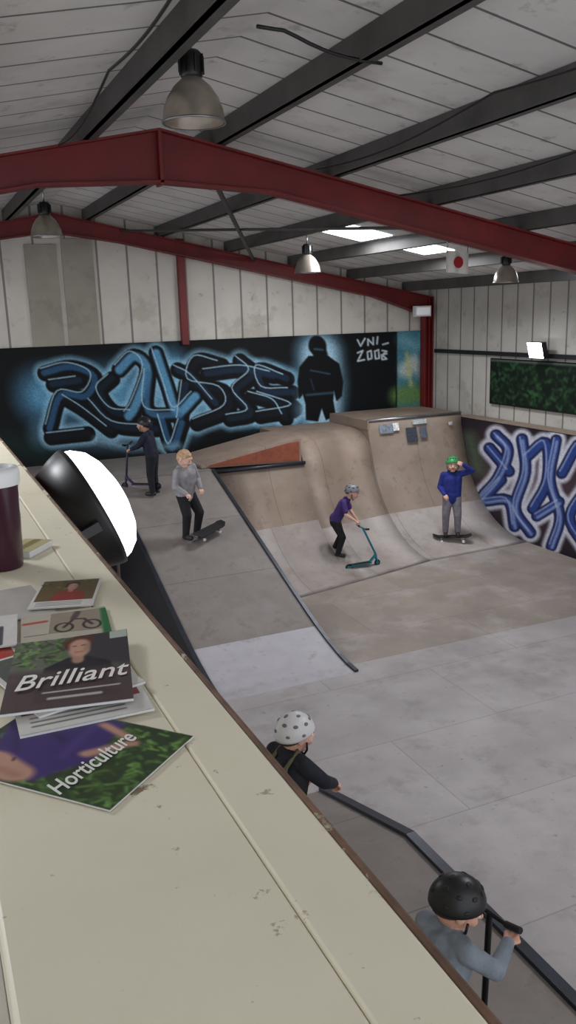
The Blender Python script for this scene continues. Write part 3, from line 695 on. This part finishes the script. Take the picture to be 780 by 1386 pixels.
child('child_skater',(8.0,11.35,.17),(-.5,-.86),1.34,dict(elL=(-.235,.03,.83),wrL=(-.125,.075,.915),shL=(-.112,0,.79),elR=(.15,-.01,.62),wrR=(.10,.12,.55),anR=(.075,0,.055),anL=(-.075,0,.055),knR=(.075,.03,.27),knL=(-.07,.03,.27)),
  dict(top=(30,44,124),bottom=(124,120,128),hood=1,skin=(214,168,148)),helmet=(52,150,84),loose=1.1,hands={'L':((.8,.1,.35),(.3,-.9,-.2),25),'R':(None,(-.5,0,-1),35)})
skateboard((8.0,11.33,.06),-.5,0,-.0,.9)
child('child_skater',(1.80,4.25,.385),(.93,.30),1.14,dict(pelvis=(0,-.02,.48),chest=(0,.03,.70),neck=(0,.05,.785),head=(0,.085,.875),shR=(.118,.03,.755),shL=(-.118,.03,.755),
  elR=(.175,.12,.65),wrR=(.13,.23,.575),elL=(-.15,.12,.62),wrL=(-.12,.23,.52)),dict(top=(24,26,36),bottom=(34,36,46),hood=1,skin=(214,166,146)),helmet=(214,212,212),dots=(110,110,114),hs=1.18,hrot=(-18,-6),
  hands={'R':G,'L':G},straps=(92,88,62),loose=1.3,vox=.006)
child('child_skater',(1.81,2.60,.40),(.95,.20),1.10,dict(pelvis=(0,-.03,.48),chest=(0,.03,.69),neck=(0,.055,.775),head=(0,.095,.862),shR=(.112,.03,.745),shL=(-.112,.03,.745),
  elR=(.17,.13,.65),wrR=(.12,.26,.672),elL=(-.15,.14,.65),wrL=(-.12,.26,.672)),dict(top=(122,130,140),bottom=(44,44,52),skin=(206,156,134)),helmet=(20,20,22),hs=1.2,hrot=(-34,-20),
  hands={'R':(None,(0,0,-1),62),'L':(None,(0,0,-1),62)},loose=1.2,vox=.006)
scooter((2.03,2.68,.40),math.atan2(.2,.95),(22,22,24),.76,-.02,.17)
# ------------------------------------------------------------ lights
w=bpy.data.worlds.new('World'); S.world=w; w.use_nodes=True
w.node_tree.nodes['Background'].inputs[0].default_value=(.91,.94,1,1); w.node_tree.nodes['Background'].inputs[1].default_value=1.4
def area(name,loc,rot,sx,sy,p,c=(1,1,1)):
    l=bpy.data.lights.new(name,'AREA'); l.shape='RECTANGLE'; l.size=sx; l.size_y=sy; l.energy=p; l.color=c
    o=bpy.data.objects.new(name,l); o.location=loc; o.rotation_euler=rot; link(o)
for nm,x,y in (('rooflight_glow',6.0,10.95),('rooflight_glow',7.1,10.85),('rooflight_glow',6.0,3.9),('rooflight_glow',-1.3,4),('rooflight_glow',-1.3,10)):
    area(nm,(x,y,rz(x)+.13),(0,SL if x>AX else -SL,0),.45,.75,60,(.96,.97,1))
v=S.view_settings; v.view_transform='Standard'; v.exposure=.05
# ------------------------------------------------------------ camera
p=math.atan(269/1131); psi=math.atan(512/1162.6); r=math.atan(.031)
Fh=Vector((math.sin(psi),math.cos(psi),0)); R0=Vector((math.cos(psi),-math.sin(psi),0)); Z=Vector((0,0,1))
Fd=math.cos(p)*Fh-math.sin(p)*Z; U0=math.sin(p)*Fh+math.cos(p)*Z
Rc=math.cos(r)*R0-math.sin(r)*U0; Uc=math.sin(r)*R0+math.cos(r)*U0
cam=bpy.data.cameras.new('camera'); cam.sensor_fit='VERTICAL'; cam.sensor_height=24; cam.lens=24*1131/1386; cam.clip_start=.02
co=bpy.data.objects.new('camera',cam); link(co)
mw=Matrix((Rc,Uc,-Fd)).transposed().to_4x4(); mw.translation=Vector((0,0,EYE)); co.matrix_world=mw
S.camera=co
